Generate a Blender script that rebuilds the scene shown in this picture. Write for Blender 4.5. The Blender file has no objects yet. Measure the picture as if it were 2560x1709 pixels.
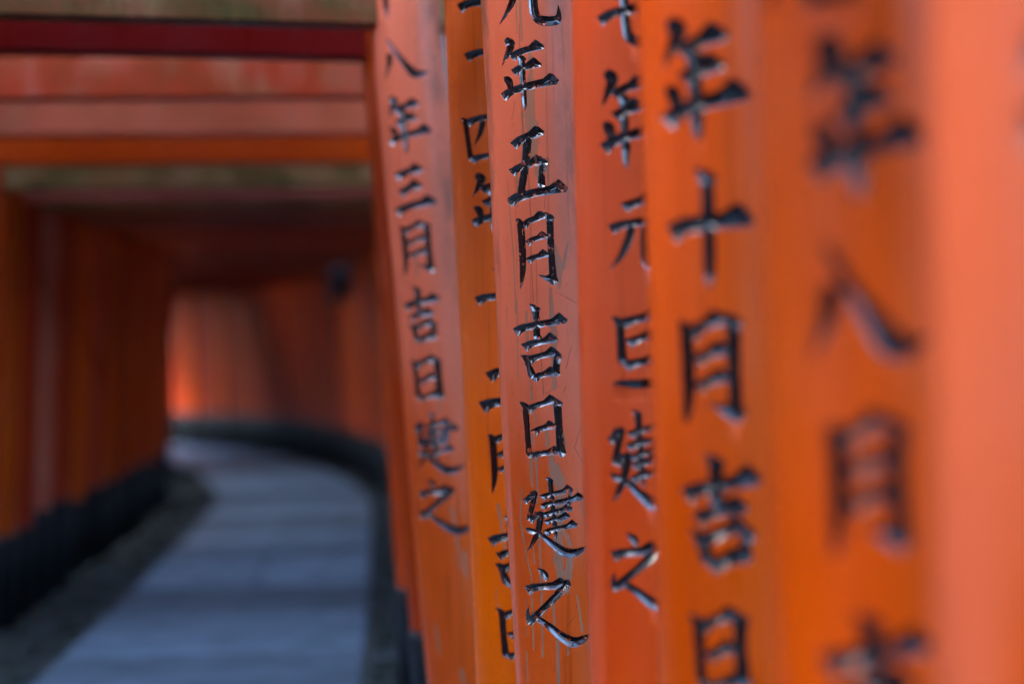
import bpy, math, random
import numpy as np
from math import radians, pi, sin, cos

random.seed(7)
rng = np.random.default_rng(7)

# ------------------------------------------------------------------ camera, world, sun, exposure
sc = bpy.context.scene
EYE = 1.22
FOCAL = 55.0
ROLL = 0.015
cam_d = bpy.data.cameras.new('camera')
cam = bpy.data.objects.new('camera', cam_d)
sc.collection.objects.link(cam)
cam.location = (0, 0, EYE)
cam.rotation_euler = (pi / 2, ROLL, 0)
cam_d.lens = FOCAL
cam_d.sensor_width = 36.0
cam_d.sensor_fit = 'HORIZONTAL'
cam_d.clip_start = 0.05
cam_d.clip_end = 2000
cam_d.dof.use_dof = True
cam_d.dof.focus_distance = 3.07 - 0.09
cam_d.dof.aperture_fstop = 0.98
cam_d.dof.aperture_blades = 0
sc.camera = cam

SUN_EL, SUN_AZ = radians(44), radians(245)      # azimuth clockwise from +Y: behind the camera, to the left
w = bpy.data.worlds.new('World')
sc.world = w
w.use_nodes = True
wn = w.node_tree.nodes
bg = wn['Background']
sky = wn.new('ShaderNodeTexSky')
sky.sky_type = 'NISHITA'
sky.sun_disc = False
sky.sun_elevation = SUN_EL
sky.sun_rotation = SUN_AZ
sky.air_density = 1.0
sky.dust_density = 0.5
sky.ozone_density = 1.0
w.node_tree.links.new(sky.outputs[0], bg.inputs['Color'])
bg.inputs['Strength'].default_value = 0.15

sun_d = bpy.data.lights.new('sun', 'SUN')
sun_d.energy = 0.6
sun_d.angle = radians(20)
sun_d.color = (1.0, 0.95, 0.88)
sun = bpy.data.objects.new('sun', sun_d)
sc.collection.objects.link(sun)
sdir = (sin(SUN_AZ) * cos(SUN_EL), cos(SUN_AZ) * cos(SUN_EL), sin(SUN_EL))
from mathutils import Vector, Matrix
sun.rotation_euler = Vector(sdir).to_track_quat('Z', 'Y').to_euler()
sun.location = (-4, -6, 9)

sc.view_settings.view_transform = 'Standard'
sc.view_settings.look = 'None'
sc.view_settings.gamma = 1.0
sc.view_settings.exposure = 4.4
sc.view_settings.use_curve_mapping = False
sc.cycles.use_denoising = True
sc.cycles.max_bounces = 8
sc.cycles.diffuse_bounces = 5
sc.cycles.caustics_reflective = False
sc.cycles.caustics_refractive = False

C = sc.collection


# ------------------------------------------------------------------ material helpers
class NT:
    def __init__(self, name):
        self.m = bpy.data.materials.new(name)
        self.m.use_nodes = True
        self.t = self.m.node_tree
        self.b = self.t.nodes['Principled BSDF']

    def n(self, typ, **kw):
        nd = self.t.nodes.new(typ)
        for k, v in kw.items():
            setattr(nd, k, v)
        return nd

    def put(self, sock, val):
        if isinstance(val, bpy.types.NodeSocket):
            self.t.links.new(val, sock)
        else:
            sock.default_value = val

    def math(self, op, a, b=0.0, c=None, clamp=False):
        nd = self.n('ShaderNodeMath', operation=op, use_clamp=clamp)
        self.put(nd.inputs[0], a)
        self.put(nd.inputs[1], b)
        if c is not None:
            self.put(nd.inputs[2], c)
        return nd.outputs[0]

    def ramp(self, v, lo, hi, a=0.0, b=1.0, smooth=True):
        nd = self.n('ShaderNodeMapRange', interpolation_type='SMOOTHSTEP' if smooth else 'LINEAR')
        self.put(nd.inputs['Value'], v)
        nd.inputs['From Min'].default_value = lo
        nd.inputs['From Max'].default_value = hi
        nd.inputs['To Min'].default_value = a
        nd.inputs['To Max'].default_value = b
        return nd.outputs[0]

    def mix(self, f, a, b, blend='MIX'):
        nd = self.n('ShaderNodeMix', data_type='RGBA', blend_type=blend)
        self.put(nd.inputs[0], f)
        self.put(nd.inputs[6], a)
        self.put(nd.inputs[7], b)
        return nd.outputs[2]

    def noise(self, vec, scale, detail=4, rough=0.55, stretch=None, loc=(0, 0, 0)):
        mp = self.n('ShaderNodeMapping')
        self.put(mp.inputs['Vector'], vec)
        if stretch:
            mp.inputs['Scale'].default_value = stretch
        if isinstance(loc, bpy.types.NodeSocket):
            self.t.links.new(loc, mp.inputs['Location'])
        else:
            mp.inputs['Location'].default_value = loc
        nd = self.n('ShaderNodeTexNoise')
        self.put(nd.inputs['Vector'], mp.outputs[0])
        nd.inputs['Scale'].default_value = scale
        nd.inputs['Detail'].default_value = detail
        nd.inputs['Roughness'].default_value = rough
        return nd.outputs[0]

    def attr(self, name):
        nd = self.n('ShaderNodeAttribute', attribute_name=name)
        return nd.outputs['Fac']


def col(r, g, b):
    return (r, g, b, 1.0)


def paint_material(name, carved):
    """vermilion oil paint on round timber; the object's colour is its coat, its alpha the amount of weathering"""
    k = NT(name)
    tc = k.n('ShaderNodeTexCoord').outputs['Object']
    oi = k.n('ShaderNodeObjectInfo')
    base, age = oi.outputs['Color'], oi.outputs['Alpha']
    if carved:
        off = (0, 0, 0)
    else:
        cb = k.n('ShaderNodeCombineXYZ')
        r50 = k.math('MULTIPLY', oi.outputs['Random'], 37.0)
        for i in range(3):
            k.t.links.new(r50, cb.inputs[i])
        off = cb.outputs[0]
    big = k.noise(tc, 2.3, 3, 0.5, loc=off)
    grain = k.noise(tc, 26, 4, 0.6, (1, 1, 0.05), off)
    blot = k.noise(tc, 9, 5, 0.62, (1, 1, 0.45), off)
    fine = k.noise(tc, 160, 3, 0.6, (1, 1, 0.4), off)
    c = k.mix(k.ramp(big, 0.35, 0.7, 0.0, 0.45), base, k.mix(1.0, base, col(0.80, 0.62, 0.55), 'MULTIPLY'))
    c = k.mix(k.ramp(grain, 0.4, 0.75, 0.0, 0.30), c, k.mix(1.0, base, col(0.82, 0.72, 0.75), 'MULTIPLY'))
    # chalky bloom of old paint
    c = k.mix(k.math('MULTIPLY', k.ramp(blot, 0.45, 0.8), k.math('MULTIPLY', age, 0.5)), c, col(0.50, 0.20, 0.13))
    # algae and grime on old timber
    alg = k.math('MULTIPLY', k.ramp(k.noise(tc, 4.5, 5, 0.65, (1, 1, 1), (3, 1, 7)), 0.40, 0.66), k.ramp(age, 0.35, 1.0))
    c = k.mix(alg, c, k.mix(k.ramp(blot, 0.4, 0.65), col(0.075, 0.052, 0.014), col(0.23, 0.15, 0.052)))
    # pale scuffs
    sc1 = k.ramp(k.noise(tc, 42, 4, 0.7, (1, 1, 0.22), (5, 5, 5)), 0.70, 0.76)
    c = k.mix(k.math('MULTIPLY', sc1, 0.45), c, col(0.60, 0.25, 0.17))
    rough = k.ramp(blot, 0.3, 0.75, 0.27, 0.42)
    hgt = k.math('ADD', k.math('MULTIPLY', grain, 0.7), k.math('MULTIPLY', fine, 0.22))
    lines = k.ramp(k.noise(tc, 110, 2, 0.5, (1, 1, 0.012), (4, 4, 4)), 0.60, 0.72)
    pits = k.ramp(k.noise(tc, 230, 2, 0.5, (1, 1, 0.7), (8, 3, 1)), 0.69, 0.75)
    c = k.mix(k.math('ADD', k.math('MULTIPLY', lines, 0.28), k.math('MULTIPLY', pits, 0.35)), c, k.mix(1.0, base, col(0.45, 0.42, 0.5), 'MULTIPLY'))
    if carved:
        # chalky runs where water has stripped the coat down to the primer
        wear = k.attr('wear')
        wf = k.ramp(k.math('ADD', wear, k.ramp(k.noise(tc, 120, 3, 0.6, (1, 1, 0.35)), 0.2, 0.8, -0.35, 0.35)), 0.0, 0.35)
        c = k.mix(k.math('MULTIPLY', wf, 0.8), c, k.mix(grain, col(0.29, 0.175, 0.105), col(0.20, 0.145, 0.10)))
        rough = k.math('ADD', rough, k.math('MULTIPLY', wf, 0.18))
        fd = k.attr('pale_ramp')
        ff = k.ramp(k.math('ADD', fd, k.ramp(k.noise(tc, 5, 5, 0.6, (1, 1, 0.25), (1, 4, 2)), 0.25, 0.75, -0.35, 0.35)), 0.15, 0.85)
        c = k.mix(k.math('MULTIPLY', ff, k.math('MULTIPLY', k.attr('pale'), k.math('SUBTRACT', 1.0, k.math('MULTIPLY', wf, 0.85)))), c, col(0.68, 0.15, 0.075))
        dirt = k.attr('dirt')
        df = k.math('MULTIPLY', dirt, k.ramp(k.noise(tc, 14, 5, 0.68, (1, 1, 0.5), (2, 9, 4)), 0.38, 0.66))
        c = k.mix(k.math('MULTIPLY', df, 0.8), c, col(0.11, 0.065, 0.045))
        spots = k.ramp(k.noise(tc, 70, 5, 0.7, (1, 1, 0.6), (6, 1, 9)), 0.58, 0.72)
        c = k.mix(k.math('ADD', k.math('MULTIPLY', lines, 0.35), k.math('ADD', k.math('MULTIPLY', pits, 0.4), k.math('MULTIPLY', spots, 0.25))), c, k.mix(1.0, c, col(0.55, 0.50, 0.50), 'MULTIPLY'))
        c = k.mix(k.math('MULTIPLY', sc1, 0.35), c, col(0.72, 0.28, 0.17))
        # hair cracks and scratches
        cr = k.attr('crack')
        cf = k.ramp(cr, 0.0, 0.7)
        c = k.mix(k.math('MULTIPLY', cf, 0.5), c, col(0.06, 0.025, 0.018))
        # the carved strokes: black lacquer, chipped at the rims
        sd = k.attr('sd')
        wob = k.ramp(k.noise(tc, 210, 3, 0.6), 0.25, 0.75, -0.0007, 0.0007, False)
        ink = k.ramp(k.math('ADD', sd, wob), -0.0006, 0.0007, 1.0, 0.0)
        chip = k.ramp(k.noise(tc, 95, 4, 0.62, (1, 1, 0.8), (7, 2, 1)), 0.60, 0.63)
        chip = k.math('MULTIPLY', chip, k.attr('chip'))
        ink = k.math('MULTIPLY', ink, k.math('SUBTRACT', 1.0, chip))
        c = k.mix(ink, c, col(0.006, 0.007, 0.009))
        rough = k.math('ADD', k.math('MULTIPLY', rough, k.math('SUBTRACT', 1.0, ink)), k.math('MULTIPLY', ink, 0.16))
        hgt = k.math('MULTIPLY', hgt, k.math('SUBTRACT', 1.0, k.math('MULTIPLY', ink, 0.85)))
        hgt = k.math('SUBTRACT', hgt, k.math('MULTIPLY', cf, 0.9))
        hgt = k.math('SUBTRACT', hgt, k.math('MULTIPLY', wf, 0.25))
    bp = k.n('ShaderNodeBump')
    bp.inputs['Strength'].default_value = 0.4
    bp.inputs['Distance'].default_value = 0.003
    k.put(bp.inputs['Height'], hgt)
    k.put(k.b.inputs['Normal'], bp.outputs[0])
    k.put(k.b.inputs['Base Color'], c)
    k.put(k.b.inputs['Roughness'], rough)
    k.b.inputs['IOR'].default_value = 1.55
    k.put(k.b.inputs['Specular IOR Level'], k.math('ADD', 0.13, k.math('MULTIPLY', ink, k.attr('gloss'))) if carved else 0.15)
    return k.m


def simple(name, c0, c1, scale, rough, bump=0.2, stretch=None, dist=0.01):
    k = NT(name)
    tc = k.n('ShaderNodeTexCoord').outputs['Object']
    a = k.noise(tc, scale, 6, 0.62, stretch)
    b = k.noise(tc, scale * 7.3, 3, 0.6, stretch)
    f = k.ramp(k.math('ADD', k.math('MULTIPLY', a, 0.7), k.math('MULTIPLY', b, 0.3)), 0.35, 0.65)
    k.put(k.b.inputs['Base Color'], k.mix(f, c0, c1))
    k.b.inputs['Roughness'].default_value = rough
    bp = k.n('ShaderNodeBump')
    bp.inputs['Strength'].default_value = bump
    bp.inputs['Distance'].default_value = dist
    k.put(bp.inputs['Height'], f)
    k.put(k.b.inputs['Normal'], bp.outputs[0])
    return k.m


M_PAINT = paint_material('vermilion_paint', False)
M_CARVED = paint_material('vermilion_paint_carved', True)
M_BLACK = simple('black_lacquer', col(0.008, 0.009, 0.011), col(0.016, 0.017, 0.019), 6, 0.42, 0.12)
M_BLACK.node_tree.nodes['Principled BSDF'].inputs['Specular IOR Level'].default_value = 0.25
M_CAP = simple('black_roof_board', col(0.012, 0.012, 0.012), col(0.03, 0.028, 0.024), 5, 0.6)
M_SOIL = simple('soil', col(0.006, 0.008, 0.008), col(0.012, 0.018, 0.014), 5, 0.9, 0.5, None, 0.02)
M_MORTAR = simple('path_bed', col(0.045, 0.045, 0.042), col(0.07, 0.068, 0.062), 9, 0.85, 0.4)
M_PEBBLE = simple('pebble', col(0.014, 0.020, 0.023), col(0.045, 0.06, 0.07), 22, 0.7, 0.2)
M_MOSS = simple('moss', col(0.006, 0.012, 0.008), col(0.013, 0.024, 0.016), 30, 0.9, 0.4)
M_IRON = simple('dark_iron', col(0.035, 0.045, 0.055), col(0.06, 0.072, 0.085), 15, 0.5, 0.2)
M_GLASS = simple('lamp_pane', col(0.07, 0.09, 0.10), col(0.10, 0.12, 0.13), 10, 0.25, 0.05)

kk = NT('stone_slab')
tc = kk.n('ShaderNodeTexCoord').outputs['Object']
oi = kk.n('ShaderNodeObjectInfo')
na = kk.noise(tc, 3.2, 6, 0.62)
nb = kk.noise(tc, 60, 4, 0.7)
cst = kk.mix(kk.ramp(na, 0.35, 0.68), oi.outputs['Color'], kk.mix(1.0, oi.outputs['Color'], col(0.62, 0.62, 0.60), 'MULTIPLY'))
cst = kk.mix(kk.ramp(nb, 0.45, 0.7, 0, 0.4), cst, kk.mix(1.0, oi.outputs['Color'], col(1.35, 1.35, 1.35), 'MULTIPLY'))
kk.put(kk.b.inputs['Base Color'], cst)
kk.put(kk.b.inputs['Roughness'], kk.ramp(na, 0.3, 0.7, 0.42, 0.68))
bp = kk.n('ShaderNodeBump')
bp.inputs['Strength'].default_value = 0.35
bp.inputs['Distance'].default_value = 0.006
kk.put(bp.inputs['Height'], nb)
kk.put(kk.b.inputs['Normal'], bp.outputs[0])
M_SLAB = kk.m


# ------------------------------------------------------------------ object helpers
def mesh_np(name, V, F, mat, smooth=True):
    me = bpy.data.meshes.new(name)
    V = np.asarray(V, dtype=np.float32)
    if isinstance(F, np.ndarray):
        n = F.shape[1]
        me.vertices.add(len(V))
        me.vertices.foreach_set('co', V.ravel())
        me.loops.add(F.size)
        me.loops.foreach_set('vertex_index', F.ravel().astype(np.int32))
        me.polygons.add(len(F))
        me.polygons.foreach_set('loop_start', np.arange(0, F.size, n, dtype=np.int32))
        me.polygons.foreach_set('loop_total', np.full(len(F), n, dtype=np.int32))
        me.update(calc_edges=True)
    else:
        me.from_pydata([tuple(v) for v in V], [], F)
        me.update()
    me.polygons.foreach_set('use_smooth', np.full(len(me.polygons), smooth, dtype=bool))
    me.materials.append(mat)
    return me


def link(name, me, parent=None, loc=(0, 0, 0), rz=0.0):
    o = bpy.data.objects.new(name, me)
    C.objects.link(o)
    o.parent = parent
    o.location = loc
    o.rotation_euler = (0, 0, rz)
    return o


def tag(o, label=None, cat=None, group=None, kind=None):
    if label:
        o['label'] = label
    if cat:
        o['category'] = cat
    if group:
        o['group'] = group
    if kind:
        o['kind'] = kind
    return o


class MB:
    def __init__(self):
        self.v, self.f = [], []

    def add(self, vs, fs):
        b = len(self.v)
        self.v += [tuple(p) for p in vs]
        self.f += [tuple(i + b for i in q) for q in fs]

    def box(self, x0, x1, y0, y1, z0, z1, bev=0.0):
        """box with chamfered long edges along x"""
        if bev <= 0:
            p = [(x, y, z) for x in (x0, x1) for y in (y0, y1) for z in (z0, z1)]
            self.add(p, [(0, 1, 3, 2), (4, 6, 7, 5), (0, 4, 5, 1), (2, 3, 7, 6), (0, 2, 6, 4), (1, 5, 7, 3)])
            return
        sec = [(y0 + bev, z0), (y1 - bev, z0), (y1, z0 + bev), (y1, z1 - bev), (y1 - bev, z1), (y0 + bev, z1), (y0, z1 - bev), (y0, z0 + bev)]
        n = len(sec)
        p = [(x0, y, z) for y, z in sec] + [(x1, y, z) for y, z in sec]
        f = [tuple(range(n))[::-1], tuple(range(n, 2 * n))]
        # normals: section runs counter-clockwise seen from +x
        f += [(i, (i + 1) % n, n + (i + 1) % n, n + i) for i in range(n)]
        self.add(p, [q[::-1] for q in f])

    def mesh(self, name, mat, smooth=False):
        me = mesh_np(name, self.v, self.f, mat, smooth)
        import bmesh
        bm = bmesh.new()
        bm.from_mesh(me)
        bmesh.ops.recalc_face_normals(bm, faces=bm.faces)
        bm.to_mesh(me)
        bm.free()
        return me


def tube_mesh(name, rings, mat, seg=28, caps=True):
    """rings: (x, y, z, radius)"""
    V, F = [], []
    for (x, y, z, r) in rings:
        for i in range(seg):
            a = 2 * pi * i / seg
            V.append((x + r * cos(a), y + r * sin(a), z))
    for j in range(len(rings) - 1):
        for i in range(seg):
            i2 = (i + 1) % seg
            F.append((j * seg + i, j * seg + i2, (j + 1) * seg + i2, (j + 1) * seg + i))
    if caps:
        F.append(tuple(range(seg))[::-1])
        F.append(tuple(range((len(rings) - 1) * seg, len(rings) * seg)))
    return mesh_np(name, V, F, mat, True)


# ------------------------------------------------------------------ brush-written characters as signed distance fields
def poly_sd(P, X, Y):
    """signed distance to a polygon, negative inside"""
    d = np.full(X.shape, 1e9)
    inside = np.zeros(X.shape, bool)
    n = len(P)
    for i in range(n):
        ax, ay = P[i]
        bx, by = P[(i + 1) % n]
        ex, ey = bx - ax, by - ay
        t = np.clip(((X - ax) * ex + (Y - ay) * ey) / (ex * ex + ey * ey + 1e-12), 0, 1)
        d = np.minimum(d, np.hypot(X - ax - t * ex, Y - ay - t * ey))
        cond = (ay > Y) != (by > Y)
        with np.errstate(divide='ignore', invalid='ignore'):
            xi = ax + (Y - ay) * ex / (ey if abs(ey) > 1e-12 else 1e-12)
        inside ^= cond & (X < xi)
    return np.where(inside, -d, d)


def brush_sd(pts, X, Y):
    d = np.full(X.shape, 1e9)
    P = np.array(pts, float)
    # smooth the spine
    Q = []
    n = len(P)
    for i in range(n - 1):
        p0, p1, p2, p3 = P[max(i - 1, 0)], P[i], P[i + 1], P[min(i + 2, n - 1)]
        for t in np.linspace(0, 1, 7)[:-1]:
            Q.append(0.5 * ((2 * p1) + (-p0 + p2) * t + (2 * p0 - 5 * p1 + 4 * p2 - p3) * t * t + (-p0 + 3 * p1 - 3 * p2 + p3) * t ** 3))
    Q.append(P[-1])
    for a, b in zip(Q[:-1], Q[1:]):
        ex, ey = b[0] - a[0], b[1] - a[1]
        t = np.clip(((X - a[0]) * ex + (Y - a[1]) * ey) / (ex * ex + ey * ey + 1e-12), 0, 1)
        r = np.maximum(a[2] + (b[2] - a[2]) * t, 0.0)
        d = np.minimum(d, np.hypot(X - a[0] - t * ex, Y - a[1] - t * ey) - r)
    return d


# strokes in a unit cell, x to the right, y down
def hs(x0, y0, x1, y1, w=0.085):
    return ('h', x0, y0, x1, y1, w)


def vs(x0, y0, x1, y1, w=0.08, end='flat'):
    return ('v', x0, y0, x1, y1, w, end)


def br(*pts):
    return ('b', pts)


GLYPH = {
    'ju': [hs(0, .46, 1, .40, .10), vs(.49, .0, .50, 1.0, .095, 'point')],
    'hachi': [br((.19, .42, .055), (.16, .62, .045), (.02, 1.0, .0)), br((.17, .02, .02), (.36, .38, .035), (.56, .72, .06), (.66, .85, .07), (.80, .86, .05), (1.0, .80, .0))],
    'nen': [br((.20, .03, .05), (.25, .08, .055), (.17, .21, .035), (.05, .36, .0)), hs(.20, .215, .78, .10, .085), hs(.22, .425, .73, .34, .085),
            br((.10, .52, .02), (.17, .56, .05), (.20, .64, .042), (.19, .71, .04)), hs(0, .735, 1, .555, .095), vs(.41, .22, .43, 1.0, .09, 'point')],
    'san': [hs(.10, .20, .78, .06, .11), hs(.16, .55, .72, .42, .11), hs(0, .96, 1, .76, .12)],
    'ni': [hs(.17, .26, .80, .16, .13), hs(0, .90, 1, .80, .14)],
    'getsu': [br((.02, .10, .01), (.12, .16, .05), (.145, .40, .055), (.14, .68, .05), (.10, .86, .032), (.04, 1.0, .0)), hs(.12, .165, .80, .05, .085),
              vs(.86, .03, .88, .95, .115, 'hook'), hs(.22, .385, .82, .31, .075), hs(.22, .61, .82, .54, .075)],
    'kichi': [vs(.45, .0, .46, .50, .10, 'flat'), hs(0, .33, 1, .20, .095), hs(.16, .54, .82, .455, .085),
              vs(.24, .66, .345, 1.0, .105, 'flat'), hs(.22, .73, .82, .625, .08), vs(.80, .62, .735, .97, .10, 'flat'), hs(.30, .955, .78, .895, .08)],
    'nichi': [vs(.09, .10, .145, 1.0, .12, 'flat'), hs(.08, .21, .86, .06, .10), vs(.83, .05, .87, .99, .14, 'flat'), hs(.20, .56, .80, .465, .095), hs(.14, .93, .88, .875, .095)],
    'ken': [vs(.43, .0, .485, .80, .06, 'point'), hs(.28, .235, .76, .15, .058), vs(.715, .13, .665, .38, .062, 'flat'), hs(.26, .355, .92, .255, .062),
            hs(.29, .465, .74, .39, .058), hs(.32, .555, .70, .49, .055), hs(.30, .68, .80, .595, .062),
            hs(.0, .30, .25, .22, .058), br((.21, .21, .036), (.165, .36, .032), (.10, .52, .028)), hs(.08, .54, .30, .47, .055),
            br((.28, .47, .040), (.24, .66, .034), (.15, .82, .026), (.04, .95, .0)),
            br((.05, .655, .012), (.12, .68, .032), (.26, .72, .028), (.44, .85, .040), (.62, .955, .052), (.80, .945, .038), (1.0, .86, .0))],
    'no': [br((.24, .01, .008), (.31, .055, .035), (.345, .11, .035), (.33, .15, .01)), hs(-.01, .26, .66, .20, .085),
           br((.63, .21, .055), (.48, .36, .042), (.25, .55, .036), (.08, .69, .044), (.035, .70, .03)), br((.06, .50, .0), (.03, .58, .02), (.04, .68, .040)),
           br((.10, .655, .016), (.20, .66, .034), (.36, .75, .040), (.54, .885, .052), (.70, .955, .058), (.85, .925, .042), (1.01, .855, .0))],
    'gen': [hs(.24, .11, .74, .04, .085), hs(.03, .39, .97, .30, .09), br((.40, .37, .04), (.34, .58, .042), (.22, .80, .032), (.03, .98, .0)),
            br((.60, .34, .045), (.575, .60, .046), (.59, .86, .050), (.66, .95, .052), (.84, .955, .05), (.95, .91, .042), (.955, .74, .0))],
    'go': [hs(.13, .20, .68, .04, .09), br((.42, .15, .052), (.37, .48, .050), (.27, .90, .045)), hs(.08, .565, .66, .44, .085),
           vs(.64, .40, .58, .84, .095, 'flat'), hs(0, .965, 1, .80, .105)],
    'shi': [vs(.06, .06, .16, 1.0, .11, 'flat'), hs(.06, .15, .94, .03, .10), vs(.92, .04, .84, .96, .11, 'flat'), hs(.14, .93, .86, .85, .09),
            br((.42, .14, .045), (.38, .40, .04), (.22, .70, .0)), br((.60, .12, .04), (.60, .48, .04), (.68, .58, .045), (.80, .54, .0))],
    'tan': [vs(.20, .03, .235, .70, .11, 'flat'), hs(.20, .085, .82, .02, .09), vs(.80, .02, .82, .70, .12, 'flat'), hs(.28, .35, .76, .29, .08), hs(.22, .66, .82, .61, .085), hs(0, .95, 1, .90, .105)],
    'shichi': [hs(0, .50, 1, .30, .11), br((.42, .0, .045), (.46, .30, .05), (.47, .62, .05), (.52, .86, .055), (.70, .93, .06), (.92, .88, .05), (.96, .66, .0))],
}


def stroke_polys(s):
    k = s[0]
    if k == 'h':
        _, x0, y0, x1, y1, w = s
        L = math.hypot(x1 - x0, y1 - y0)
        dx, dy = (x1 - x0) / L, (y1 - y0) / L
        q = [(0, -.12), (.55, -.22), (1.2, -.36), (L / w - 2.0, -.42), (L / w - .95, -.95), (L / w - .55, -.62), (L / w, .12), (L / w - .25, .52), (L / w - 1.2, .50), (L / w * .5, .46), (1.9, .50), (1.35, .62), (.75, .98), (.45, .70)]
        return [(x0 + dx * a * w - dy * b * w, y0 + dy * a * w + dx * b * w) for a, b in q]
    _, x0, y0, x1, y1, w, end = s
    L = math.hypot(x1 - x0, y1 - y0)
    dx, dy = (x1 - x0) / L, (y1 - y0) / L      # along
    nx, ny = dy, -dx                            # to the right of a downward stroke
    H = L / w
    q = [(0.0, -.85), (-.06, -.35), (.28, .38), (.62, .72), (1.0, .55), (H * .5, .44)]
    if end == 'point':
        q += [(H * .72, .46), (H - .9, .30), (H, .0), (H - 1.0, -.32), (H * .72, -.46)]
    elif end == 'hook':
        q += [(H - 1.2, .48), (H - .55, .72), (H, .10), (H - .35, -.55), (H - 1.05, -1.35), (H - 1.45, -2.05), (H - 1.3, -.85), (H - 1.5, -.48)]
    else:
        q += [(H - 1.0, .50), (H - .45, .66), (H - .05, .15), (H - .25, -.28), (H - .7, -.50)]
    q += [(H * .5, -.44), (1.0, -.46), (.45, -.55)]
    return [(x0 + dx * a * w + nx * b * w, y0 + dy * a * w + ny * b * w) for a, b in q]


def glyph_sd(ch, U, V, cx, cy, gw, gh, wob, fat=1.0):
    """signed distance in metres on the unrolled surface; U right, V up"""
    out = np.full(U.shape, 1e3)
    for s in GLYPH[ch]:
        g = (gw + gh) / 2
        if s[0] == 'b':
            pts = [(cx + (x - .5) * gw, cy - (y - .5) * gh, r * g * 1.22 * fat) for x, y, r in s[1]]
            d = brush_sd(pts, U, V)
        else:
            # keep the pen width even although the cell is not square
            x0, y0, x1, y1, wd = s[1] * gw, s[2] * gh, s[3] * gw, s[4] * gh, s[5] * g * (1.30 if s[0] == 'h' else 1.15) * fat
            P = stroke_polys((s[0], x0, y0, x1, y1, wd) + tuple(s[6:]))
            P = [(cx - .5 * gw + x + wob.normal(0, wd * .025), cy + .5 * gh - y + wob.normal(0, wd * .025)) for x, y in P]
            d = poly_sd(P, U, V)
        out = np.minimum(out, d)
    return out


# ------------------------------------------------------------------ picture measurements -> places in the world
S = 2349.0
FPX = S * FOCAL / 36.0


def ray(px, py):
    a, b = (px - S / 2) / FPX, -(py - 784.0) / FPX
    c, s = cos(ROLL), sin(ROLL)
    return (a * c + b * s, -a * s + b * c)


class Pillar:
    pass


R0 = 0.095


def pillar_axis(p, z):
    return p.x + p.lean * (EYE - z)


def unproject(p, px, py):
    dx, dz = ray(px, py)
    th = 0.0
    for _ in range(4):
        yf = p.y - p.r * cos(th)
        z = EYE + dz * yf
        off = (dx * yf - pillar_axis(p, z)) / p.r
        th = math.asin(max(-.985, min(.985, off)))
    return th, z


NEAR = []


def near(left_edge, y, slope, r, colr, age, step, cells, label):
    p = Pillar()
    p.y, p.r, p.lean = y, r, slope - ROLL
    dx, _ = ray(left_edge, 784)
    p.x = dx * y + r * math.sqrt(1 + dx * dx)
    p.col, p.age, p.step, p.cells, p.label = colr, age, step, cells, label
    p.streaks, p.cracks, p.dirt, p.sw, p.pale, p.fat, p.gloss = [], [], 0.0, 0.6, 0.0, 1.0, .5
    NEAR.append(p)
    return p


ORANGE = (0.64, 0.078, 0.0002)
REDOR = (0.64, 0.068, 0.006)
SALMON = (0.62, 0.085, 0.008)

p7 = near(2135, 1.22, .018, .095, SALMON, .25, .0032, [('nen', 2445, 235, 225, 330)], 'smooth salmon vermilion torii gate standing first at the mouth of the tunnel')
p6 = near(1752, 1.54, .026, .095, ORANGE, .12, .0026, [('gen', 1850, -95, 250, 215), ('nen', 1983, 280, 275, 385), ('hachi', 1995, 695, 280, 275), ('getsu', 1992, 1115, 185, 345), ('kichi', 2012, 1575, 262, 335)],
          'bright orange torii gate whose pillar carries the carved date 年八月吉')
p5 = near(1487, 2.10, .034, .095, ORANGE, .10, .0020, [('nen', 1618, 192, 208, 295), ('ju', 1630, 527, 205, 280), ('getsu', 1632, 850, 145, 275), ('kichi', 1656, 1172, 192, 262), ('nichi', 1656, 1488, 128, 190)],
          'orange torii gate whose pillar carries the carved date 年十月吉日')
p4 = near(1331, 2.56, .031, .095, REDOR, .18, .0015, [('shichi', 1440, 36, 148, 140), ('nen', 1446, 277, 148, 228), ('gen', 1465, 536, 150, 172), ('tan', 1468, 806, 146, 172), ('ken', 1477, 1054, 166, 228), ('no', 1486, 1313, 168, 180)],
          'red orange torii gate whose pillar carries the carved date 七年元旦建之')
p3 = near(1143, 3.07, .052, .095, SALMON, .42, .00095, [('gen', 1209, -40, 150, 192), ('nen', 1213, 172, 138, 170), ('go', 1227, 377, 144, 168), ('getsu', 1231, 574, 92, 182), ('kichi', 1241, 784, 126, 174), ('nichi', 1248, 979, 98, 146), ('ken', 1276, 1185, 150, 182), ('no', 1282, 1392, 148, 178)],
          'weathered salmon torii gate with crisp carved date 元年五月吉日建之 and grey paint runs')
p2 = near(1056, 3.40, .050, .095, (.76, .125, .001), .22, .0012, [('ni', 1106, -28, 120, 88), ('ju', 1124, 128, 120, 145), ('shi', 1121, 314, 116, 110), ('nen', 1141, 472, 124, 145), ('ju', 1149, 688, 122, 145), ('ni', 1157, 882, 124, 108), ('getsu', 1166, 1058, 90, 152), ('kichi', 1180, 1264, 122, 160), ('nichi', 1192, 1446, 95, 128)],
          'orange torii gate whose half hidden pillar carries the carved date 二十四年十二月吉日')
p1 = near(914, 4.10, .087, .095, SALMON, .40, .0015, [('ju', 896, -12, 98, 112), ('hachi', 931, 135, 106, 96), ('nen', 939, 289, 100, 134), ('san', 950, 432, 98, 106), ('getsu', 957, 570, 74, 128), ('kichi', 970, 721, 86, 128), ('nichi', 982, 866, 70, 104), ('ken', 1008, 1014, 114, 140), ('no', 1022, 1161, 118, 124)],
          'pinkish torii gate whose leaning pillar carries the carved date 十八年三月吉日建之')
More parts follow.
